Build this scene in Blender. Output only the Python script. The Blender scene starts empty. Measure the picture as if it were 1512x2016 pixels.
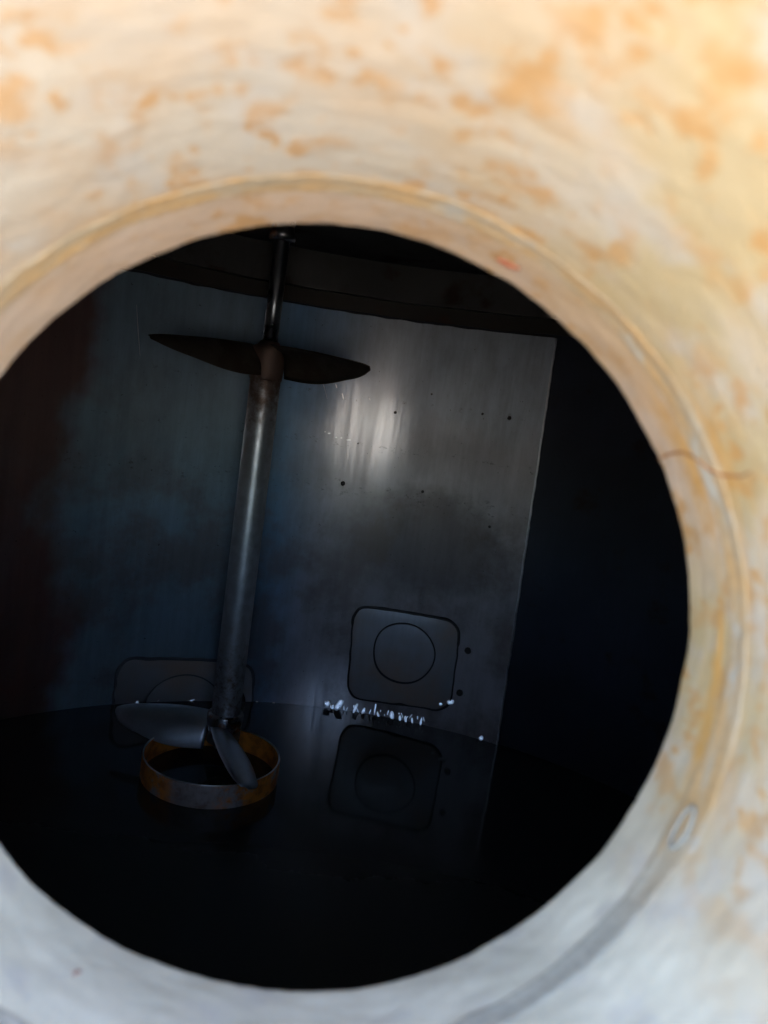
import bpy, bmesh, math, random
from mathutils import Vector, Matrix, noise

# ------------------------------------------------------------------ camera
scene = bpy.context.scene
W_PX, H_PX, F_PX = 1512.0, 2016.0, 1537.0
PITCH, ROLL = math.radians(7.0), math.radians(8.0)

def ray(x, y):
    """direction of the line of sight through a point of the photograph (camera at the origin, +Y into the tank, +Z up)"""
    dx, dy = x - W_PX / 2, y - H_PX / 2
    r = dx * math.cos(ROLL) + dy * math.sin(ROLL)
    u = dx * math.sin(ROLL) - dy * math.cos(ROLL)
    return Vector((r, F_PX * math.cos(PITCH) + u * math.sin(PITCH), u * math.cos(PITCH) - F_PX * math.sin(PITCH)))

fwd = ray(W_PX / 2, H_PX / 2).normalized()
right = (ray(W_PX, H_PX / 2) - ray(0, H_PX / 2)).normalized()
up = right.cross(fwd).normalized()
cam_data = bpy.data.cameras.new("camera")
cam = bpy.data.objects.new("camera", cam_data)
scene.collection.objects.link(cam)
cam.matrix_world = Matrix((( right.x, up.x, -fwd.x, 0), (right.y, up.y, -fwd.y, 0), (right.z, up.z, -fwd.z, 0), (0, 0, 0, 1)))
cam_data.sensor_fit = 'VERTICAL'
cam_data.sensor_height = 7.3
cam_data.lens = F_PX / H_PX * 7.3
cam_data.clip_start = 0.01
cam_data.clip_end = 300
cam_data.dof.use_dof = True
cam_data.dof.focus_distance = 2.6
cam_data.dof.aperture_fstop = 0.95
scene.camera = cam

# ------------------------------------------------------------------ sky and sun
SUN_EL, SUN_AZ = math.radians(48), math.radians(62)      # azimuth from +Y towards +X: the sun stands to the right of the tank
world = bpy.data.worlds.new("World")
scene.world = world
world.use_nodes = True
wn, wl = world.node_tree.nodes, world.node_tree.links
sky = wn.new("ShaderNodeTexSky")
sky.sky_type = 'NISHITA'
sky.sun_disc = False
sky.sun_elevation = SUN_EL
sky.sun_rotation = SUN_AZ
sky.dust_density = 1.6
wl.new(sky.outputs[0], wn["Background"].inputs[0])
wn["Background"].inputs[1].default_value = 0.15
sun_data = bpy.data.lights.new("sun", 'SUN')
sun_data.energy = 3.5
sun_data.angle = math.radians(0.5)
sun_data.color = (1.0, 0.93, 0.82)
sun = bpy.data.objects.new("sun", sun_data)
scene.collection.objects.link(sun)
sd = Vector((math.sin(SUN_AZ) * math.cos(SUN_EL), math.cos(SUN_AZ) * math.cos(SUN_EL), math.sin(SUN_EL)))
sun.rotation_euler = sd.to_track_quat('Z', 'Y').to_euler()

vs = scene.view_settings
scene.display_settings.display_device = 'sRGB'
vs.view_transform = 'Standard'
vs.look = 'None'
vs.exposure = 3.68
vs.gamma = 1
vs.use_curve_mapping = False
scene.cycles.use_denoising = True
scene.cycles.max_bounces = 14
scene.cycles.diffuse_bounces = 8
scene.cycles.glossy_bounces = 8
scene.cycles.sample_clamp_indirect = 8
scene.cycles.caustics_reflective = True

# ------------------------------------------------------------------ helpers
def lin(c):
    return tuple(((v / 255) / 12.92 if v / 255 <= 0.04045 else ((v / 255 + 0.055) / 1.055) ** 2.4) for v in c) + (1,)

class NT:
    """small node-tree writer"""
    def __init__(s, name):
        s.m = bpy.data.materials.new(name); s.m.use_nodes = True
        s.t = s.m.node_tree; s.b = s.t.nodes["Principled BSDF"]
        s.co = s.t.nodes.new("ShaderNodeTexCoord").outputs["Object"]
    def n(s, kind, **kw):
        nd = s.t.nodes.new("ShaderNode" + kind)
        for k, v in kw.items(): setattr(nd, k, v)
        return nd
    def put(s, sock, v):
        if isinstance(v, bpy.types.NodeSocket): s.t.links.new(v, sock)
        else: sock.default_value = v
    def noise(s, scale, detail=4, rough=0.55, stretch=(1, 1, 1), off=(0, 0, 0), dist=0.0, co=None):
        mp = s.n("Mapping"); s.put(mp.inputs[0], co or s.co)
        mp.inputs["Scale"].default_value = stretch; mp.inputs["Location"].default_value = off
        nz = s.n("TexNoise"); s.put(nz.inputs["Vector"], mp.outputs[0])
        nz.inputs["Scale"].default_value = scale; nz.inputs["Detail"].default_value = detail
        nz.inputs["Roughness"].default_value = rough; nz.inputs["Distortion"].default_value = dist
        return nz.outputs["Fac"]
    def math(s, op, a, b=0.0, c=None, clamp=False):
        nd = s.n("Math", operation=op); nd.use_clamp = clamp
        s.put(nd.inputs[0], a); s.put(nd.inputs[1], b)
        if c is not None: s.put(nd.inputs[2], c)
        return nd.outputs[0]
    def ramp(s, v, a, b, lo=0.0, hi=1.0):
        nd = s.n("MapRange"); nd.interpolation_type = 'SMOOTHSTEP'
        s.put(nd.inputs[0], v)
        for i, x in zip((1, 2, 3, 4), (a, b, lo, hi)): nd.inputs[i].default_value = x
        return nd.outputs[0]
    def mix(s, f, a, b):
        nd = s.n("Mix", data_type='RGBA'); s.put(nd.inputs[0], f); s.put(nd.inputs[6], a); s.put(nd.inputs[7], b)
        return nd.outputs[2]
    def xyz(s, co=None):
        nd = s.n("SeparateXYZ"); s.put(nd.inputs[0], co or s.co); return nd.outputs
    def bump(s, h, strength, dist):
        nd = s.n("Bump"); s.put(nd.inputs["Height"], h); nd.inputs["Strength"].default_value = strength; nd.inputs["Distance"].default_value = dist
        s.put(s.b.inputs["Normal"], nd.outputs[0])
    def out(s, **kw):
        for k, v in kw.items(): s.put(s.b.inputs[k.replace("_", " ")], v)
        return s.m

def link(name, bm, mat, parent=None, smooth=True, mw=None):
    me = bpy.data.meshes.new(name)
    bmesh.ops.recalc_face_normals(bm, faces=bm.faces)
    bm.to_mesh(me); bm.free()
    me.materials.append(mat)
    for p in me.polygons: p.use_smooth = smooth
    o = bpy.data.objects.new(name, me); scene.collection.objects.link(o)
    if parent: o.parent = parent
    if mw is not None: o.matrix_local = mw
    return o

def grid(bm, rows, close_u=False, close_v=False):
    """quads over rows of points; returns the vertex rows"""
    vv = [[bm.verts.new(p) for p in r] for r in rows]
    nr, nc = len(vv), len(vv[0])
    for i in range(nr if close_u else nr - 1):
        for j in range(nc if close_v else nc - 1):
            a, b = vv[i], vv[(i + 1) % nr]
            bm.faces.new((a[j], a[(j + 1) % nc], b[(j + 1) % nc], b[j]))
    return vv

def lathe(bm, prof, n=96, cap=True, c=(0, 0)):
    rows = [[(c[0] + r * math.cos(2 * math.pi * k / n), c[1] + r * math.sin(2 * math.pi * k / n), z) for k in range(n)] for r, z in prof]
    vv = grid(bm, rows, close_v=True)
    if cap:
        bm.faces.new(vv[0]); bm.faces.new(vv[-1])

def tube(bm, pts, rad, n=8, closed=False):
    """round rod along a list of points; rad a number or a list"""
    pts = [Vector(p) for p in pts]; rows = []; N = len(pts)
    for i, p in enumerate(pts):
        a = pts[(i - 1) % N] if (closed or i) else p
        b = pts[(i + 1) % N] if (closed or i < N - 1) else p
        t = (b - a).normalized()
        x = t.orthogonal().normalized() if i == 0 else (x - t * x.dot(t)).normalized()
        y = t.cross(x); r = rad[i] if isinstance(rad, (list, tuple)) else rad
        rows.append([p + (x * math.cos(2 * math.pi * k / n) + y * math.sin(2 * math.pi * k / n)) * r for k in range(n)])
    if closed: rows.append(rows[0])
    vv = grid(bm, rows, close_v=True)
    if not closed:
        bm.faces.new(vv[0]); bm.faces.new(vv[-1])
    else:
        bmesh.ops.remove_doubles(bm, verts=bm.verts, dist=1e-6)

def thing(name, label, cat, loc=(0, 0, 0), group=None):
    o = bpy.data.objects.new(name, None); scene.collection.objects.link(o)
    o.location = loc; o["label"] = label; o["category"] = cat
    if group: o["group"] = group
    return o

# ------------------------------------------------------------------ materials
def mat_neck():
    m = NT("weathered_cream_neck")
    x, y, z = m.xyz()
    yn = m.math('DIVIDE', y, 0.25); xn = m.math('DIVIDE', x, -0.25)
    hi = m.ramp(m.math('ADD', yn, m.math('MULTIPLY', xn, 0.45)), -0.25, 0.28)          # rusty upper and right half
    base = m.mix(m.ramp(m.noise(14, 4), 0.35, 0.7), (0.575, 0.540, 0.450, 1), (0.690, 0.650, 0.550, 1))
    cream = m.mix(m.ramp(m.noise(9, 3, off=(3, 1, 7)), 0.38, 0.62), (0.534, 0.436, 0.343, 1), (0.525, 0.472, 0.409, 1))
    col = m.mix(m.math('MULTIPLY', hi, 0.95), base, cream)
    # yellowish glow towards the upper right, light put into the colour
    yel = m.math('MULTIPLY', m.ramp(m.math('ADD', xn, m.math('MULTIPLY', yn, 0.35)), 0.25, 0.95), m.ramp(m.noise(11, 4, off=(9, 2, 0)), 0.3, 0.6))
    col = m.mix(m.math('MULTIPLY', m.math('MULTIPLY', yel, hi), 0.75), col, (0.47, 0.365, 0.19, 1))
    # soft white worn patches
    wht = m.math('MULTIPLY', m.ramp(m.noise(22, 5, off=(1, 5, 2)), 0.5, 0.68), 0.6)
    col = m.mix(wht, col, (0.50, 0.475, 0.45, 1))
    # pinkish lip
    lip = m.math('MULTIPLY', m.ramp(z, -0.085, -0.03), m.ramp(yn, 0.1, 0.6))
    col = m.mix(m.math('MULTIPLY', lip, 0.6), col, (0.60, 0.41, 0.29, 1))
    # orange rust blotches
    b1 = m.ramp(m.noise(44, 4, 0.5, off=(4, 4, 4), stretch=(1, 1, 0.7)), 0.51, 0.66)
    b2 = m.ramp(m.noise(75, 2, 0.5, off=(8, 1, 4), stretch=(1, 1, 0.7)), 0.56, 0.68)
    gate = m.ramp(m.noise(9, 3, off=(2, 2, 6)), 0.30, 0.56)
    bl = m.math('MULTIPLY', m.math('MAXIMUM', b1, b2), m.math('MULTIPLY', gate, hi))
    col = m.mix(m.math('MULTIPLY', bl, 0.75), col, (0.50, 0.28, 0.11, 1))
    # orange runs along the right side, next to the seam
    rs = m.math('MULTIPLY', m.math('MULTIPLY', m.ramp(xn, .55, .9), m.ramp(yn, -.42, -.12)), m.ramp(z, -0.13, -0.07))
    rs = m.math('MULTIPLY', m.math('MULTIPLY', rs, m.ramp(z, -0.015, -0.045)), m.ramp(m.noise(9, 5, .6, stretch=(1, 1, 9), off=(2, 0, 1)), .40, .60))
    col = m.mix(m.math('MULTIPLY', rs, .85), col, (0.58, 0.33, 0.11, 1))
    # rust gathered along the seam
    sm = m.math('SUBTRACT', 1.0, m.ramp(m.math('ABSOLUTE', m.math('ADD', z, 0.066)), 0.004, 0.022))
    sm = m.math('MULTIPLY', sm, m.ramp(m.noise(26, 4, stretch=(1, 1, 3)), 0.3, 0.62))
    col = m.mix(m.math('MULTIPLY', m.math('MULTIPLY', sm, hi), 0.7), col, (0.52, 0.33, 0.17, 1))
    m.bump(m.noise(90, 4), 0.12, 0.003)
    hs = m.n("HueSaturation"); hs.inputs["Value"].default_value = 0.88; hs.inputs["Saturation"].default_value = 1.04; m.put(hs.inputs["Color"], col); col = hs.outputs[0]
    return m.out(Base_Color=col, Roughness=0.55, Metallic=0.0)

def mat_seam():
    m = NT("grimy_weld_seam")
    x, y, z = m.xyz()
    t = m.ramp(m.math('SUBTRACT', y, m.math('MULTIPLY', x, 0.6)), -0.04, 0.08)
    rust = m.mix(m.ramp(m.noise(24, 4, stretch=(1, 1, 4)), 0.38, 0.62), (0.46, 0.37, 0.26, 1), (0.52, 0.34, 0.17, 1))
    col = m.mix(t, (0.40, 0.38, 0.33, 1), rust)
    col = m.mix(m.ramp(m.noise(40, 4, off=(5, 0, 0)), 0.52, 0.7), col, (0.46, 0.43, 0.38, 1))
    m.bump(m.noise(160, 3), 0.4, 0.002)
    hs = m.n("HueSaturation"); hs.inputs["Value"].default_value = 0.86; m.put(hs.inputs["Color"], col); col = hs.outputs[0]
    return m.out(Base_Color=col, Roughness=0.6)

def mat_metal(name, base, rough, rust=None, rust_at=(0.55, 0.7), scale=9, metallic=1.0, aniso=0.0, spots=True, stains_reflections=None, tint=None):
    m = NT(name)
    a = tuple(base) + (1,); d = tuple(v * 0.62 for v in base) + (1,)
    col = m.mix(m.ramp(m.noise(scale * .35, 5, off=(2, 7, 1)), 0.35, 0.68), d, a)
    col = m.mix(m.math('MULTIPLY', m.ramp(m.noise(scale * 14, 3, stretch=(1, 1, .15)), 0.3, 0.8), .35), col, d)
    if stains_reflections: col = stains_reflections(m, col)
    if spots:
        sp = m.ramp(m.noise(scale * 12, 3, .7, off=(1, 1, 9)), 0.68, 0.74)
        col = m.mix(m.math('MULTIPLY', sp, .75), col, (0.012, 0.010, 0.009, 1))
    rg = m.ramp(m.noise(scale * .8, 6, off=(0, 4, 0)), 0.3, 0.7, rough - .05, rough + .10)
    met = metallic
    if rust:
        r = m.ramp(m.noise(scale, 5, .6, off=(6, 0, 3)), *rust_at)
        col = m.mix(r, col, tuple(rust) + (1,))
        rg = m.math('ADD', rg, m.math('MULTIPLY', r, .35))
        met = m.math('MULTIPLY', m.math('SUBTRACT', 1.0, r), metallic)
    m.bump(m.noise(scale * 9, 4, stretch=(1, 1, .5)), 0.08, 0.003)
    m.out(Base_Color=col, Roughness=rg, Metallic=met)
    if aniso:
        m.b.inputs["Anisotropic"].default_value = aniso
        tg = m.n("Tangent", direction_type='RADIAL', axis='Z'); m.put(m.b.inputs["Tangent"], tg.outputs[0])
    return m.m

def wall_stains_and_reflections(m, col):
    x, y, z = m.xyz()
    # brown low on the sheet, red-brown reflection painted on its far left, tidal streaks
    col = m.mix(m.math('MULTIPLY', m.ramp(x, -0.28, -0.42), .75), col, (0.22, 0.38, 0.52, 1))  # dim teal sky reflection painted over the left side
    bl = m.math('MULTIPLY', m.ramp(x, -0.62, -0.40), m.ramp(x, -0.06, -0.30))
    col = m.mix(m.math('MULTIPLY', bl, .7), col, (0.18, 0.40, 0.72, 1))  # deep blue sky reflection beside the shaft, put into the colour
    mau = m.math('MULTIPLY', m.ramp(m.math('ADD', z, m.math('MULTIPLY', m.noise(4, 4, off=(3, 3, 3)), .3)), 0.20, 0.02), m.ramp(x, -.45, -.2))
    col = m.mix(m.math('MULTIPLY', mau, .75), col, (0.72, 0.64, 0.67, 1))  # mauve-brown ground reflection painted over the lower part
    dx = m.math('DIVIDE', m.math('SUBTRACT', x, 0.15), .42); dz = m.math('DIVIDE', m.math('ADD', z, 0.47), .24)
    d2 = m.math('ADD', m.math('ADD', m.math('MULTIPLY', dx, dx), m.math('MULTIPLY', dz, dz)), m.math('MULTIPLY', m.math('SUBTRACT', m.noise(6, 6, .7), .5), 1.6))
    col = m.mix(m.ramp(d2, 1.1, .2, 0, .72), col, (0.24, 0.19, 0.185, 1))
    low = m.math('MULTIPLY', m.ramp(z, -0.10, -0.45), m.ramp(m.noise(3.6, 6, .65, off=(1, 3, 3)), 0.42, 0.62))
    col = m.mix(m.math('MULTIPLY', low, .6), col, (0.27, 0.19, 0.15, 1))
    for zc, wd in ((-0.13, .022), (-0.30, .05), (0.06, .015)):
        band = m.math('SUBTRACT', 1.0, m.ramp(m.math('ABSOLUTE', m.math('SUBTRACT', z, zc)), wd * .3, wd))
        fleck = m.ramp(m.noise(38, 5, .75, stretch=(1, 1, 1.6), off=(zc * 9, 1, 0)), .56, .68)
        col = m.mix(m.math('MULTIPLY', m.math('MULTIPLY', band, fleck), .6), col, (0.07, 0.06, 0.06, 1))
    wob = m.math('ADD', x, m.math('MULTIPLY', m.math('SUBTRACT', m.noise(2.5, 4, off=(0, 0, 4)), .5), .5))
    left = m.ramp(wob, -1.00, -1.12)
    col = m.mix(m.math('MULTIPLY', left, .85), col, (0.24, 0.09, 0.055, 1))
    col = m.mix(m.math('MULTIPLY', m.ramp(m.noise(7, 6, .7, stretch=(1, 1, .5), off=(3, 0, 0)), .35, .8), .35), col, (0.10, 0.10, 0.10, 1))
    return col

M_NECK, M_SEAM = mat_neck(), mat_seam()
M_SHEET = mat_metal("brushed_stainless_sheet", (0.84, 0.90, 0.99), 0.42, scale=5, metallic=.28, aniso=0.6, stains_reflections=wall_stains_and_reflections)
def add_sheen(mat, rough, fac, col):
    """brushed steel reflects a tight streak as well as a broad one: a second, smoother lobe"""
    t = mat.node_tree; b = t.nodes["Principled BSDF"]; out = t.nodes["Material Output"]
    g = t.nodes.new("ShaderNodeBsdfAnisotropic"); g.inputs["Roughness"].default_value = rough; g.inputs["Color"].default_value = col
    g.inputs["Anisotropy"].default_value = .45
    for l in list(t.links):
        if l.to_node == b and l.to_socket.name in ("Normal", "Tangent"): t.links.new(l.from_socket, g.inputs[l.to_socket.name])
    mx = t.nodes.new("ShaderNodeMixShader"); mx.inputs[0].default_value = fac
    tc = t.nodes.new("ShaderNodeTexCoord"); mp = t.nodes.new("ShaderNodeMapping"); mp.inputs["Scale"].default_value = (1, 1, .05)
    nz = t.nodes.new("ShaderNodeTexNoise"); nz.inputs["Scale"].default_value = 30; nz.inputs["Detail"].default_value = 6; nz.inputs["Roughness"].default_value = .7
    mr = t.nodes.new("ShaderNodeMapRange"); mr.inputs[1].default_value = .38; mr.inputs[2].default_value = .62; mr.inputs[3].default_value = fac * .5; mr.inputs[4].default_value = fac * 1.4
    t.links.new(tc.outputs["Object"], mp.inputs[0]); t.links.new(mp.outputs[0], nz.inputs["Vector"]); t.links.new(nz.outputs["Fac"], mr.inputs[0]); t.links.new(mr.outputs[0], mx.inputs[0])
    t.links.new(b.outputs[0], mx.inputs[1]); t.links.new(g.outputs[0], mx.inputs[2]); t.links.new(mx.outputs[0], out.inputs[0])
add_sheen(M_SHEET, .15, .12, (.80, .76, .78, 1))
M_PAD = mat_metal("stainless_pad", (0.58, 0.59, 0.64), 0.42, rust=(0.50, 0.36, 0.27), rust_at=(0.35, 0.75), scale=4, metallic=.55, spots=False)
M_DARKSTEEL = mat_metal("dark_scaled_steel", (0.05, 0.056, 0.082), 0.45, rust=(0.03, 0.018, 0.012), scale=5, metallic=0.3, spots=False)
M_CEIL = mat_metal("dark_ceiling_plate", (0.10, 0.095, 0.09), 0.5, rust=(0.05, 0.025, 0.016), scale=5, metallic=0.3, spots=False)
M_BAND = mat_metal("dark_brown_band", (0.05, 0.038, 0.03), 0.5, rust=(0.06, 0.03, 0.018), scale=7, metallic=0.2, spots=False)
M_BLADE = mat_metal("blade_stainless", (0.70, 0.75, 0.82), 0.36, scale=4, metallic=.85, spots=False)
M_UPBLADE = mat_metal("dark_blade", (0.10, 0.085, 0.07), 0.5, rust=(0.04, 0.026, 0.016), rust_at=(.4, .6), scale=9, metallic=.6)  # dark colour carries the backlit shade of the upper blades
M_HUB = mat_metal("hub_stainless", (0.5, 0.5, 0.52), 0.28, rust=(0.20, 0.07, 0.025), rust_at=(.52, .66), scale=22)
def ring_stains(m, col):
    x, y, z = m.xyz()
    side = m.math('MAXIMUM', m.ramp(m.math('ABSOLUTE', x), .03, .11), m.ramp(y, -.1, 0.0))
    r = m.math('MULTIPLY', side, m.ramp(m.math('ADD', m.math('MULTIPLY', m.ramp(y, -.02, .08), .12), m.noise(13, 6, .7, off=(5, 2, 0))), .36, .50))
    col = m.mix(m.math('MULTIPLY', m.ramp(m.noise(16, 6, .7, off=(0, 2, 5)), .46, .70), .7), col, (0.22, 0.12, 0.07, 1))
    return m.mix(r, col, m.mix(m.ramp(m.noise(30, 4), .35, .6), (0.62, 0.20, 0.035, 1), (0.98, 0.36, 0.06, 1)))
M_RING = mat_metal("rusty_ring", (0.62, 0.55, 0.53), 0.45, scale=7, metallic=.2, stains_reflections=ring_stains, spots=False)
m = NT("bare_scratch"); M_SCRATCH = m.out(Base_Color=(0.95, 0.95, 0.97, 1), Roughness=0.3, Metallic=1.0)
m = NT("bright_glint_metal"); M_BEAD = m.out(Base_Color=(0.93, 0.93, 0.96, 1), Roughness=0.33, Metallic=1.0)
m = NT("black_weld_line"); M_LINE = m.out(Base_Color=(0.055, 0.048, 0.046, 1), Roughness=0.6)
m = NT("rust_red_spot"); M_SPOT = m.out(Base_Color=(0.30, 0.085, 0.04, 1), Roughness=0.7)
m = NT("brown_crack"); M_CRACK = m.out(Base_Color=m.mix(m.ramp(m.noise(30, 3), .4, .6), (0.20, 0.14, 0.07, 1), (0.36, 0.16, 0.06, 1)), Roughness=0.7)

def mat_shaft():
    m = NT("worn_steel_shaft")
    x, y, z = m.xyz()
    col = m.mix(m.ramp(m.noise(30, 5), .3, .7), (0.52, 0.54, 0.58, 1), (0.66, 0.69, 0.75, 1))
    # brown coat under the upper propeller, mottled brown foot
    wz = m.math('ADD', z, m.math('MULTIPLY', m.math('SUBTRACT', m.noise(26, 6, .7, off=(1, 0, 0)), .5), .42))
    topm = m.ramp(wz, -0.12, 0.06)
    lowm = m.math('MULTIPLY', m.ramp(wz, -0.62, -0.95), m.ramp(m.noise(60, 6, .7), .34, .7))
    col = m.mix(m.math('MULTIPLY', lowm, .9), col, (0.20, 0.12, 0.06, 1))
    pit = m.ramp(m.noise(170, 2, .6, off=(3, 3, 3)), .68, .76)
    col = m.mix(m.math('MULTIPLY', pit, .6), col, (0.05, 0.03, 0.02, 1))
    col = m.mix(m.math('MULTIPLY', topm, .92), col, (0.16, 0.085, 0.055, 1))
    rg = m.math('ADD', m.ramp(m.noise(45, 5, off=(0, 9, 0)), .3, .7, .34, .44), m.math('MULTIPLY', topm, .16))
    m.bump(m.noise(90, 4), .04, .002)
    return m.out(Base_Color=col, Roughness=rg, Metallic=m.math('SUBTRACT', 0.72, m.math('MULTIPLY', topm, .3)))
M_SHAFT = mat_shaft()

def mat_water():
    m = NT("black_still_liquid")
    m.bump(m.noise(3.0, 2), 0.04, 0.01)
    m.b.inputs["IOR"].default_value = 1.48
    x, y, z = m.xyz()
    near_rough = m.math('ADD', y, m.math('MULTIPLY', m.noise(3, 5, .6), .35))     # rougher near half, added to blur away the shaft's reflection
    rgh = m.ramp(near_rough, 2.42, 1.95, .07, .34)
    return m.out(Base_Color=(0.030, 0.031, 0.028, 1), Roughness=rgh)
M_WATER = mat_water()

def mat_ground():
    m = NT("pale_concrete_ground")
    col = m.mix(m.ramp(m.noise(1.5, 6), .35, .7), (0.30, 0.27, 0.22, 1), (0.38, 0.34, 0.28, 1))
    m.bump(m.noise(60, 4), .3, .004)
    return m.out(Base_Color=col, Roughness=.85)

# ------------------------------------------------------------------ tank plan
CX = -0.06
CY, RW = 1.54, 1.52                 # far half of the wall: a circle round (0, CY); near half flattened to meet the manway
NEAR = 1.10
WATER_Z, CEIL_Z = -1.2, 0.57

def plan(th, inset=0.0):
    """th = 0 at +Y, positive towards +X"""
    R = RW - inset
    x, y = R * math.sin(th), math.cos(th)
    return Vector((CX + x, CY + (y * R if y > 0 else y * (NEAR - inset)), 0))

def on_wall(px, py, inset=0.0):
    """where the line of sight through a point of the photograph meets the far wall -> (angle, height)"""
    d = ray(px, py); R = RW - inset
    a = d.x ** 2 + d.y ** 2; b = -2 * (d.y * CY + d.x * CX); c = CY * CY + CX * CX - R * R
    t = (-b + math.sqrt(b * b - 4 * a * c)) / (2 * a)
    p = d * t
    return math.atan2(p.x - CX, p.y - CY), p.z

def wall_pt(th, z, inset=0.0):
    p = plan(th, inset); p.z = z; return p

ground_bm = bmesh.new()
GZ = -1.62
n = 48
ring_r = [2.2, 6, 20, 80, 280]
rows = [[(r * math.cos(2 * math.pi * k / n), 1.5 + r * math.sin(2 * math.pi * k / n), GZ) for k in range(n)] for r in ring_r]
vv = grid(ground_bm, rows, close_v=True); ground_bm.faces.new(vv[0])
g = link("ground", ground_bm, mat_ground(), smooth=False); g["kind"] = "structure"; g["label"] = "pale concrete ground outside round the tank"

# ------------------------------------------------------------------ neck frame
D1, RN = 0.508, 0.25
hole_c = ray(613, 1203) * (D1 / F_PX)
ax = ray(694, 984).normalized()
nx = Vector((1, 0, 0)); nx = (nx - ax * nx.dot(ax)).normalized(); ny = nx.cross(ax) * -1
if ny.z < 0: ny = -ny
nx = ny.cross(ax)
NECK = Matrix(((nx.x, ny.x, ax.x, hole_c.x), (nx.y, ny.y, ax.y, hole_c.y), (nx.z, ny.z, ax.z, hole_c.z), (0, 0, 0, 1)))
NECK_INV = NECK.inverted()
MOUTH = -0.335

def on_neck(px, py):
    """line of sight -> (angle, depth) on the neck's inside, in its own frame"""
    o = NECK_INV @ Vector((0, 0, 0)); d = (NECK_INV.to_3x3() @ ray(px, py)).normalized()
    a = d.x ** 2 + d.y ** 2; b = 2 * (o.x * d.x + o.y * d.y); c = o.x ** 2 + o.y ** 2 - RN * RN
    t = (-b + math.sqrt(b * b - 4 * a * c)) / (2 * a)
    p = o + d * t
    return math.atan2(p.y, p.x), p.z

def neck_r(th, z):
    v = Vector((math.cos(th), math.sin(th), 0))
    r = RN + 0.0022 * noise.noise(v * 1.6 + Vector((0, 0, z * 3))) + 0.0009 * noise.noise(v * 9 + Vector((3, 0, z * 30)))
    r += 0.0006 * noise.noise(v * 30 + Vector((0, 5, z * 90)))
    return r

# ------------------------------------------------------------------ the tank
tank = thing("storage_tank", "round steel tank seen through its rust-blotched cream manway neck, dark liquid standing inside", "tank", (0, CY, WATER_Z - .4))
def under(o, p):           # parent without moving
    bpy.context.view_layer.update()
    mw = o.matrix_world.copy(); o.parent = p; o.matrix_parent_inverse = Matrix.Identity(4)
    o.matrix_local = p.matrix_world.inverted() @ mw
    return o

def apply_mods(o):
    bpy.context.view_layer.update()
    me = bpy.data.meshes.new_from_object(o.evaluated_get(bpy.context.evaluated_depsgraph_get()))
    o.modifiers.clear(); old = o.data; o.data = me; bpy.data.meshes.remove(old)

bm = bmesh.new()
NT_ = 192
zs = [GZ, WATER_Z, -0.8, -0.4, 0, 0.3, CEIL_Z + .06]
inner = [[wall_pt(2 * math.pi * k / NT_, z) for k in range(NT_)] for z in zs]
outer = [[wall_pt(2 * math.pi * k / NT_, z, -0.012) for k in range(NT_)] for z in reversed(zs)]
grid(bm, inner + outer, close_u=True, close_v=True)
wall = link("tank_wall", bm, M_DARKSTEEL)
cb = bmesh.new()
lathe(cb, [(RN + .004, -0.6), (RN + .004, 0.30)], n=128)
cutter = link("cutter", cb, M_DARKSTEEL, mw=NECK)
md = wall.modifiers.new("hole", 'BOOLEAN'); md.operation = 'DIFFERENCE'; md.object = cutter; md.solver = 'EXACT'
apply_mods(wall)
bpy.data.objects.remove(cutter)
under(wall, tank)

# ceiling: a sheet 12 mm thick, with a curb angle under its edge
bm = bmesh.new()
N = 160
lo = [bm.verts.new(wall_pt(2 * math.pi * k / N, CEIL_Z, 0.001)) for k in range(N)]
hi_ = [bm.verts.new(wall_pt(2 * math.pi * k / N, CEIL_Z + .012, 0.001)) for k in range(N)]
bm.faces.new(lo); bm.faces.new(hi_)
for k in range(N): bm.faces.new((lo[k], lo[(k + 1) % N], hi_[(k + 1) % N], hi_[k]))
under(link("tank_roof", bm, M_CEIL, smooth=False), tank)

def wall_strip(name, th0, th1, prof, mat, n=120, closed_ring=False, skew=0.0, wob=0.0):
    """a strip that follows the wall; prof = list of (inset, z) forming a closed section"""
    bm = bmesh.new(); rows = []
    for i in range(n + 1):
        th = th0 + (th1 - th0) * i / n
        row = []
        for ins, z in prof:
            zz = z + wob * noise.noise(Vector((th * 9, z * 3, 1)))
            row.append(wall_pt(th + skew * (z + 0.4) * (i / n) + (wob * .4 * noise.noise(Vector((z * 12, 4, 0))) if i == n else 0), zz, ins))
        rows.append(row)
    vv = grid(bm, rows, close_v=True)
    bm.faces.new(vv[0]); bm.faces.new(vv[-1])
    o = link(name, bm, mat, smooth=False)
    return under(o, tank)

def rect_prof(i0, i1, z0, z1, nz=1):
    return [(i0, z0 + (z1 - z0) * k / nz) for k in range(nz + 1)] + [(i1, z1 - (z1 - z0) * k / nz) for k in range(nz + 1)]

TH_R = on_wall(1040, 1050, .01)[0]
wall_strip("curb_angle", -1.5, 1.5, rect_prof(-0.002, 0.035, 0.43, 0.442), M_CEIL, wob=.004)
wall_strip("curb_angle", -1.5, 1.5, rect_prof(-0.002, 0.014, 0.442, 0.5685), M_CEIL)
wall_strip("dark_band", -1.5, 1.5, rect_prof(-0.002, 0.006, 0.374, 0.43), M_BAND, wob=.008)  # dark brown strip along the wall above the sheet

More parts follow.
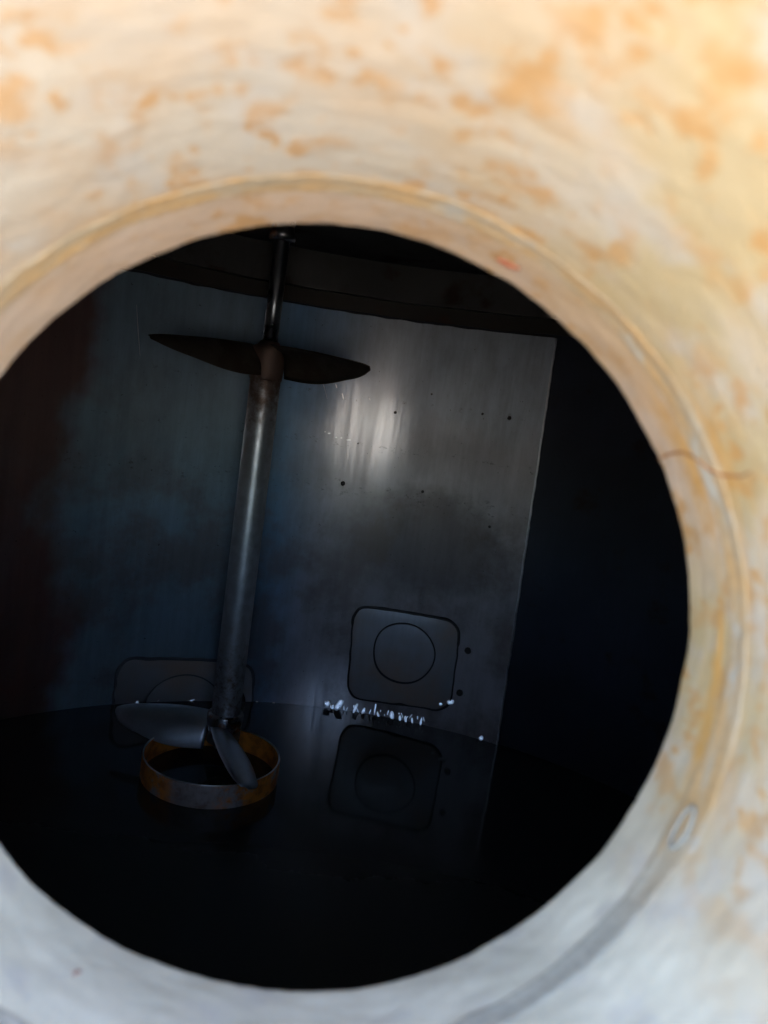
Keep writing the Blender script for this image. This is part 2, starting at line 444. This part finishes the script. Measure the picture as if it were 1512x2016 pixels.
# liner sheet, its right edge standing proud of the darker wall
bm = bmesh.new(); nth, nz = 150, 60
T0, Z0, Z1 = -1.55, WATER_Z - .15, 0.365
SK = 0.012
def sheet_edge(z): return TH_R + SK * -(z + 0.4) + 0.0022 * noise.noise(Vector((z * 14, 2, 2))) + 0.0009 * noise.noise(Vector((z * 60, 2, 2)))
rows = []
for i in range(nth + 1):
    f = i / nth
    row = []
    for k in range(nz + 1):
        z = Z0 + (Z1 - Z0) * k / nz
        th = T0 + (sheet_edge(z) - T0) * f
        zz = z + (0.004 * noise.noise(Vector((th * 25, 0, 0))) if k == nz else 0)
        buck = 0.0018 * noise.noise(Vector((th * 2.2, z * 1.6, 5)))
        row.append(wall_pt(th, zz, 0.012 + buck))
    rows.append(row)
vv = grid(bm, rows)
geom = bmesh.ops.extrude_face_region(bm, geom=bm.faces[:])
for v in [e for e in geom["geom"] if isinstance(e, bmesh.types.BMVert)]:
    c = Vector((CX, CY, v.co.z)); v.co += (v.co - c).normalized() * 0.008
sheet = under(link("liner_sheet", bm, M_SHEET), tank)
md = sheet.modifiers.new("edges", 'EDGE_SPLIT'); md.split_angle = math.radians(40)

# ragged bright bead, added as the light caught on the sheet's right edge
bm = bmesh.new(); q = [Z0 + .1 + (Z1 - Z0 - .102) * k / 160 for k in range(161)]
tube(bm, [wall_pt(sheet_edge(z) - .0006, z, .0118) for z in q], [.0042 + .0014 * noise.noise(Vector((z * 30, 1, 1))) for z in q], n=8)
eb = link("edge_glint", bm, M_BEAD); under(eb, tank); under(eb, sheet)

# access pads: square patch, black weld line round it, round cover with its own gap
def pad(corners, disc_c, disc_r, M_LINE=M_LINE):
    cs = [on_wall(*c, .012) for c in corners]            # (angle, z)
    S = [(th * RW, z) for th, z in cs]
    cx = sum(s for s, _ in S) / 4; cz = sum(z for _, z in S) / 4
    def rounded(scale=1.0, rr=0.075, wobble=0.0, seed=0, n=14):
        pts = []
        for i in range(4):
            p = Vector((S[i][0] - cx, S[i][1] - cz, 0)) * scale
            a = Vector((S[i - 1][0] - cx, S[i - 1][1] - cz, 0)) * scale
            b = Vector((S[(i + 1) % 4][0] - cx, S[(i + 1) % 4][1] - cz, 0)) * scale
            pa = p + (a - p).normalized() * rr; pb = p + (b - p).normalized() * rr
            for k in range(n):
                t = k / (n - 1)
                pts.append(pa * (1 - t) ** 2 + p * 2 * t * (1 - t) + pb * t * t)
        # resample evenly
        out = []; L = [0]
        for i in range(len(pts)): L.append(L[-1] + (pts[(i + 1) % len(pts)] - pts[i]).length)
        M = 120
        for j in range(M):
            t = L[-1] * j / M
            i = max(q for q in range(len(pts)) if L[q] <= t)
            f = (t - L[i]) / max(1e-9, L[i + 1] - L[i]); q = pts[i].lerp(pts[(i + 1) % len(pts)], f)
            q = q * (1 + wobble * noise.noise(Vector((q.x * 22, q.y * 22, seed))))
            out.append((q.x + cx, q.y + cz))
        return out
    W = lambda s, z, ins: wall_pt(s / RW, z, ins)
    out = rounded(.985)
    bm = bmesh.new()
    rings = []
    for sc, ins in ((1.0, .012), (1.0, .0165), (.985, .0172), (.7, .0172), (.4, .0172), (.12, .0172)):
        rings.append([W(cx + (s - cx) * sc, cz + (z - cz) * sc, ins) for s, z in out])
    vv = grid(bm, rings, close_v=True); bm.faces.new(vv[-1])
    p = under(link("access_pad", bm, M_PAD), tank)
    p["label"] = "square pad with rounded corners"
    bm = bmesh.new()
    o1 = rounded(1.0, wobble=.018, seed=3)
    rad = [0.0036 + 0.0042 * max(0, noise.noise(Vector((s * 15, z * 15, 4)))) + (0.0025 if z > cz + .1 else 0) for s, z in o1]
    tube(bm, [W(s, z, .0150) for s, z in o1], rad, closed=True)
    wl_ = link("weld_line", bm, M_LINE); under(wl_, tank); under(wl_, p)
    ds, dz = disc_c[0] * RW, disc_c[1]
    bm = bmesh.new()
    def dring(r, ins): return [W(ds + r * (1 + .03 * math.sin(3 * a + 1)) * math.cos(a), dz + r * (1 + .02 * math.cos(2 * a)) * math.sin(a), ins) for a in [2 * math.pi * k / 64 for k in range(64)]]
    vv = grid(bm, [dring(disc_r, .0165), dring(disc_r, .0205), dring(disc_r - .003, .0212), dring(disc_r * .6, .0212), dring(disc_r * .2, .0212)], close_v=True)
    bm.faces.new(vv[-1])
    under(link("round_cover", bm, M_PAD), p)
    bm = bmesh.new()
    rr = [0.0030 + 0.0030 * max(0, -math.sin(2 * math.pi * k / 64 + .3)) for k in range(64)]
    tube(bm, dring(disc_r + .003, .0172), rr, closed=True)
    under(link("cover_gap", bm, M_LINE), p)
    return p
dc = on_wall(795, 1285, .012)
pad([(697, 1190), (908, 1225), (886, 1402), (683, 1375)], dc, 0.121)
p2 = [on_wall(218, 1300, .012), on_wall(500, 1312, .012)]
pz = p2[0][1]
corner = [(232, 1296), (500, 1306), (492, 1500), (210, 1490)]
m = NT("faded_weld_line"); M_FADED = m.out(Base_Color=(0.12, 0.12, 0.13, 1), Roughness=0.6)
pad(corner, (on_wall(365, 1345, .012)[0], on_wall(345, 1340, .012)[1] - .125), 0.15, M_FADED)

# pits and short scratches on the liner
def blob(name, px, py, r, mat, sx=1.0, seed=0, ins=.0125):
    th, z = on_wall(px, py, .012)
    bm = bmesh.new()
    def ringp(q, i): return [wall_pt(th + q * r * sx * math.cos(a) * (1 + .25 * noise.noise(Vector((math.cos(a), math.sin(a), seed)))) / RW, z + q * r * math.sin(a) * (1 + .25 * noise.noise(Vector((math.sin(a), seed, 0)))), ins + i) for a in [2 * math.pi * k / 14 for k in range(14)]]
    vv = grid(bm, [ringp(1, -.003), ringp(.95, .002), ringp(.5, .003)], close_v=True); bm.faces.new(vv[-1])
    o = link(name, bm, mat); under(o, tank); return under(o, sheet)
for i, (x, y, r) in enumerate([(675, 952, .009), (1003, 823, .008), (950, 815, .005), (921, 1281, .014), (905, 1364, .014), (832, 968, .006), (778, 812, .006), (964, 1037, .006), (850, 776, .004), (705, 873, .004)]):
    blob("pit", x, y, r, M_LINE, seed=i)
def scratch(pts, w):
    q = [wall_pt(*on_wall(x, y, .012), .0137 + .003) for x, y in pts]
    bm = bmesh.new(); n = len(q)
    tube(bm, q, [1.4 * w * (.35 if i in (0, n - 1) else 1) for i in range(n)], n=6)
    o = link("scratch", bm, M_SCRATCH); under(o, tank); under(o, sheet)
for pts, w in [([(632, 745), (638, 762), (644, 785)], .0008), ([(268, 600), (271, 650), (275, 700)], .0010), ([(960, 820), (965, 880)], .0007)]:
    scratch(pts, w)

# weld glints where the liner meets the liquid: flat beads turned to the camera
random.seed(5)
bead_me = None
def bead(px, py, L, w, lean, nm='weld_glint'):
    global bead_me
    if bead_me is None:
        bm = bmesh.new(); bmesh.ops.create_icosphere(bm, subdivisions=2, radius=1.0)
        for v in bm.verts: v.co *= 1 + .18 * noise.noise(v.co * 2)
        o = link("weld_glint", bm, M_BEAD); bead_me = o.data
    else:
        o = bpy.data.objects.new(nm, bead_me); scene.collection.objects.link(o)
    th, z = on_wall(px, py, .012)
    pos = wall_pt(th, z, .019 if nm == 'weld_glint' else .0155)
    inw = (Vector((0, 0, 0)) - pos).normalized()
    tz = Vector((0, 0, 1)) + Vector((inw.y, -inw.x, 0)) * lean; tz = (tz - inw * tz.dot(inw)).normalized(); tx = tz.cross(inw).normalized()
    R3 = Matrix((tx * w, inw * min(.0016, .1 * min(w, L * 1.5)), tz * L * 1.5)).transposed()
    o.matrix_world = Matrix.Translation(pos) @ R3.to_4x4()
    under(o, tank); under(o, sheet)
for x, y, L, w, ln in [(645, 1384, .010, .012, -.9), (668, 1386, .019, .014, -.5), (700, 1393, .016, .006, -.3), (716, 1398, .010, .006, -.3), (739, 1394, .018, .004, 0),
                       (745, 1406, .010, .005, .5), (772, 1407, .012, .011, .4), (788, 1413, .009, .006, .2), (799, 1415, .010, .006, .3), (812, 1418, .009, .005, .3),
                       (829, 1421, .010, .005, .1), (888, 1381, .008, .016, .2), (868, 1385, .005, .008, 0), (948, 1452, .007, .010, .3), (655, 1391, .008, .006, 0),
                       (268, 1383, .009, .010, 0), (378, 1374, .012, .010, -.9), (325, 1385, .006, .022, 0), (310, 1375, .006, .008, 0), (505, 1384, .007, .008, 0), (538, 1386, .007, .008, 0)]:
    bead(x, y, L, w, ln)

for x, y, L, w, ln in [(662, 760, .006, .0022, .5), (675, 780, .009, .0028, .45), (648, 853, .0018, .006, .2), (662, 861, .0022, .004, 0), (672, 862, .0028, .004, 0), (686, 866, .0018, .010, .1), (640, 850, .002, .003, 0), (728, 786, .004, .0025, .6)]:
    bead(x, y, L, w, ln, 'scratch')  # bright scratches shaped as flat glints turned to the camera
for x in range(640, 840, 9):
    bead(x + random.uniform(-3, 3), 1384 + (x - 612) * .155 - random.uniform(0, 8), random.uniform(.003, .008), random.uniform(.0015, .003), random.uniform(-.6, .6))

# ------------------------------------------------------------------ manway neck
bm = bmesh.new(); nth = 360
zl = [MOUTH + (0 - MOUTH) * (k / 150) for k in range(151)]
rows = [[(neck_r(a, z) * math.cos(a), neck_r(a, z) * math.sin(a), z) for a in [2 * math.pi * k / nth for k in range(nth)]] for z in zl]
def lip(dr, dz): return [((neck_r(a, 0) + dr) * math.cos(a), (neck_r(a, 0) + dr) * math.sin(a), dz) for a in [2 * math.pi * k / nth for k in range(nth)]]
for dr, dz in ((.0006, .0016), (.0020, .0028), (.0045, .0030), (.0070, .0014), (.0075, -.002)): rows.append(lip(dr, dz))
rows.append(lip(.0078, MOUTH))
grid(bm, rows, close_u=True, close_v=True)
neck = link("manway_neck", bm, M_NECK, mw=NECK); under(neck, tank)
neck["label"] = "cream neck blotched with orange rust, greyer towards its bottom"
def in_neck(name, bm, mat):
    o = link(name, bm, mat, mw=NECK); under(o, tank); return under(o, neck)
# seam: low flattened bead with a raised edge each side
SEAM_Z = -0.066
def seam_section(w):
    return [(-w, .0006), (-w * .80, -.0012), (-w * .60, -.0015), (-w * .38, -.0005), (0, -.0010), (w * .38, -.0005), (w * .60, -.0015), (w * .80, -.0012), (w, .0006)]
bm = bmesh.new(); rows = []
oval_th, oval_z = on_neck(1372, 1655)
for k in range(720):
    a = 2 * math.pi * k / 720; v = Vector((math.cos(a), math.sin(a), 0))
    w = 0.0130 + 0.004 * noise.noise(v * 3 + Vector((7, 0, 0))) + .0012 * noise.noise(v * 20)
    da = (a - oval_th + math.pi) % (2 * math.pi) - math.pi
    w += .0085 * math.exp(-(da / .11) ** 2)
    zc = SEAM_Z + .004 * noise.noise(v * 1.5 + Vector((0, 4, 0)))
    sh = max(0.0, (v.x - v.y) / 1.414 - .25); zc -= .055 * sh; fade = 1 - .7 * min(1, sh * 1.8)
    row = []
    for dz, dr in seam_section(w):
        dr *= .6 * fade if dr < 0 else 1
        z = zc + dz; r = neck_r(a, z) + dr * (1 + .5 * noise.noise(v * 40 + Vector((0, 0, dz * 200))))
        row.append((r * math.cos(a), r * math.sin(a), z))
    rows.append(row)
grid(bm, rows, close_u=True)
in_neck("weld_seam", bm, M_SEAM)
# small oval weld ring inside the widened seam
bm = bmesh.new(); pts = []
for k in range(40):
    t = 2 * math.pi * k / 40; a = oval_th + .055 * math.cos(t); z = SEAM_Z + .006 * math.sin(t)
    r = neck_r(a, z) - .0022; pts.append((r * math.cos(a), r * math.sin(a), z))
m = NT("pale_weld"); M_PALE = m.out(Base_Color=(0.44, 0.43, 0.40, 1), Roughness=.6)
tube(bm, pts, .0012, closed=True); m = NT("grey_grime_ring"); in_neck("weld_ring", bm, m.out(Base_Color=(0.27, 0.26, 0.23, 1), Roughness=.7))
def neck_path(name, pts, rad, mat, flat=.0):
    q = []
    P = [on_neck(x, y) for x, y in pts]
    for i in range(len(P) - 1):
        for k in range(8):
            t = k / 8; a = P[i][0] * (1 - t) + P[i + 1][0] * t; z = P[i][1] * (1 - t) + P[i + 1][1] * t
            r = neck_r(a, z) - .0004; q.append((r * math.cos(a), r * math.sin(a), z))
    bm = bmesh.new(); n = len(q)
    tube(bm, q, [rad * (.4 + .6 * math.sin(math.pi * (i + .5) / n)) for i in range(n)], n=6)
    in_neck(name, bm, mat)
neck_path("crack", [(1296, 906), (1320, 893), (1350, 888), (1378, 904), (1402, 925), (1425, 936), (1460, 938), (1480, 928)], .0011, M_CRACK)
neck_path("rust_spot", [(978, 509), (1000, 519), (1026, 531)], .0020, M_SPOT)
m = NT("brown_fleck"); neck_path("rust_spot", [(143, 1918), (152, 1914), (160, 1912)], .0013, m.out(Base_Color=(.28, .15, .12, 1), Roughness=.7))

# outer flange of the manway, behind the camera
bm = bmesh.new()
lathe(bm, [(RN + .008, MOUTH), (RN + .06, MOUTH), (RN + .06, MOUTH + .016), (RN + .008, MOUTH + .016)], n=96, cap=False)
in_neck("neck_flange", bm, M_NECK)

# ------------------------------------------------------------------ liquid
bm = bmesh.new(); N = 160
bm.faces.new([bm.verts.new(wall_pt(2 * math.pi * k / N, WATER_Z, 0.001)) for k in range(N)])
w = link("water", bm, M_WATER, smooth=False); w["kind"] = "structure"; w["label"] = "still black liquid covering the tank floor, mirroring the wall"

# ------------------------------------------------------------------ agitator
SX, SY = -0.420, 2.44
ag = thing("agitator", "long steel agitator shaft with two three-bladed propellers hanging over the dark liquid", "agitator", (SX, SY, 0))
HUB_Z, UP_Z = -1.083, 0.120
bm = bmesh.new()
prof = [(.0470, HUB_Z + .055)] + [(.0470 + .0005 * noise.noise(Vector((0, 0, z * 9))), z) for z in [HUB_Z + .06 + k * (UP_Z - .02 - HUB_Z - .06) / 60 for k in range(61)]]
lathe(bm, prof, n=64); link("lower_shaft", bm, M_SHAFT, ag)
bm = bmesh.new(); lathe(bm, [(.0235, UP_Z + .04), (.0235, .3), (.0235, .56)], n=40); link("upper_shaft", bm, mat_metal("upper_shaft_steel", (.5, .52, .55), .3, scale=12, spots=False), ag)
bm = bmesh.new(); lathe(bm, [(.026, .475), (.040, .478), (.040, .50), (.034, .505), (.034, .568)], n=40); link("top_coupling", bm, M_HUB, ag)
# upper hub with shoulder
bm = bmesh.new(); lathe(bm, [(.0472, UP_Z - .066), (.050, UP_Z - .060), (.0515, UP_Z - .040), (.0515, UP_Z + .026), (.049, UP_Z + .036), (.036, UP_Z + .042), (.028, UP_Z + .054)], n=56)
link("upper_hub", bm, M_SHAFT, ag)
bm = bmesh.new(); lathe(bm, [(.040, HUB_Z - .045), (.053, HUB_Z - .035), (.056, HUB_Z + .03), (.058, HUB_Z + .036), (.0585, HUB_Z + .052), (.055, HUB_Z + .060), (.047, HUB_Z + .062)], n=56)
link("lower_hub", bm, M_HUB, ag)
bm = bmesh.new(); lathe(bm, [(.02, HUB_Z - .06), (.03, HUB_Z - .058), (.03, HUB_Z - .045)], n=6); link("hub_bolt", bm, M_HUB, ag)

def blade_bm(r0, r1, cmax, pitch0, pitch1, thick=.0065, tipe=3.2):
    """blade along local +X; its +Y side (counter-clockwise side) is low"""
    bm = bmesh.new(); nu, nv = 22, 10; top, bot = [], []
    for i in range(nu + 1):
        t = i / nu; r = r0 + (r1 - r0) * t
        c = cmax * (.93 + .12 * math.sin(math.pi * min(1, t * 1.5))) * max(.05, 1 - t ** tipe) ** .6
        ph = math.radians(pitch0 + (pitch1 - pitch0) * t)
        sweep = -(cmax - c) * (.18 if tipe > 4 else .30)
        rt, rb = [], []
        for j in range(nv + 1):
            s = j / nv - .5
            y = s * c + sweep; camb = .028 * (1 - 4 * s * s) * (c / cmax) - .01
            th = thick * (1 - (2 * s) ** 4 * .8) * (1 if t < .96 else .5)
            Y = y * math.cos(ph) + camb * math.sin(ph); Z = -y * math.sin(ph) + camb * math.cos(ph)
            rt.append((r, Y, Z + th / 2)); rb.append((r, Y, Z - th / 2))
        top.append(rt); bot.append(rb)
    a = grid(bm, top); b = grid(bm, bot)
    for i in range(nu):
        bm.faces.new((a[i][0], a[i + 1][0], b[i + 1][0], b[i][0])); bm.faces.new((a[i][-1], a[i + 1][-1], b[i + 1][-1], b[i][-1]))
    for j in range(nv):
        bm.faces.new((a[0][j], a[0][j + 1], b[0][j + 1], b[0][j])); bm.faces.new((a[-1][j], a[-1][j + 1], b[-1][j + 1], b[-1][j]))
    return bm
first = None
for z, az0, mat, nm in ((HUB_Z, -65, M_BLADE, "lower_blade"), (UP_Z, -22, M_UPBLADE, "upper_blade")):
    first = None
    for k in range(3):
        if first is None:
            o = link(nm, blade_bm(.050 if nm[0] == 'l' else .040, .378 if nm[0] == 'l' else .362, .145 if nm[0] == 'l' else .150, 42, 24, tipe=5.0 if nm[0] == 'l' else 3.2), mat, ag); first = o
        else:
            o = first.copy(); scene.collection.objects.link(o); o.parent = ag
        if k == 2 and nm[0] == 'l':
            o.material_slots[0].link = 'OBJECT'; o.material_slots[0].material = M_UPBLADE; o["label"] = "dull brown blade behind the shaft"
        o.location = (0, 0, z - (.006 if nm[0] == 'l' else 0)); o.rotation_euler = (0, 0, math.radians(az0 - 120 * k + (46 if k == 2 and nm[0] == 'l' else 0)))

# ------------------------------------------------------------------ ring on the floor below
RX, RY = -0.432, 2.355
rg = thing("steel_ring", "short rust-streaked steel ring standing in the dark liquid under the lowest propeller", "ring", (RX, RY, WATER_Z))
bm = bmesh.new()
lathe(bm, [(.214, -.04), (.2145, .068), (.2135, .0705), (.2095, .0705), (.2085, .068), (.208, -.04)], n=128, cap=False)
bmesh.ops.remove_doubles(bm, verts=bm.verts, dist=1e-6)
link("ring_band", bm, M_RING, rg)

bm = bmesh.new()
tube(bm, [(.211 * math.cos(2 * math.pi * k / 96), .211 * math.sin(2 * math.pi * k / 96), .0705) for k in range(96)], .0026, closed=True)
link("ring_rim", bm, M_BEAD, rg)
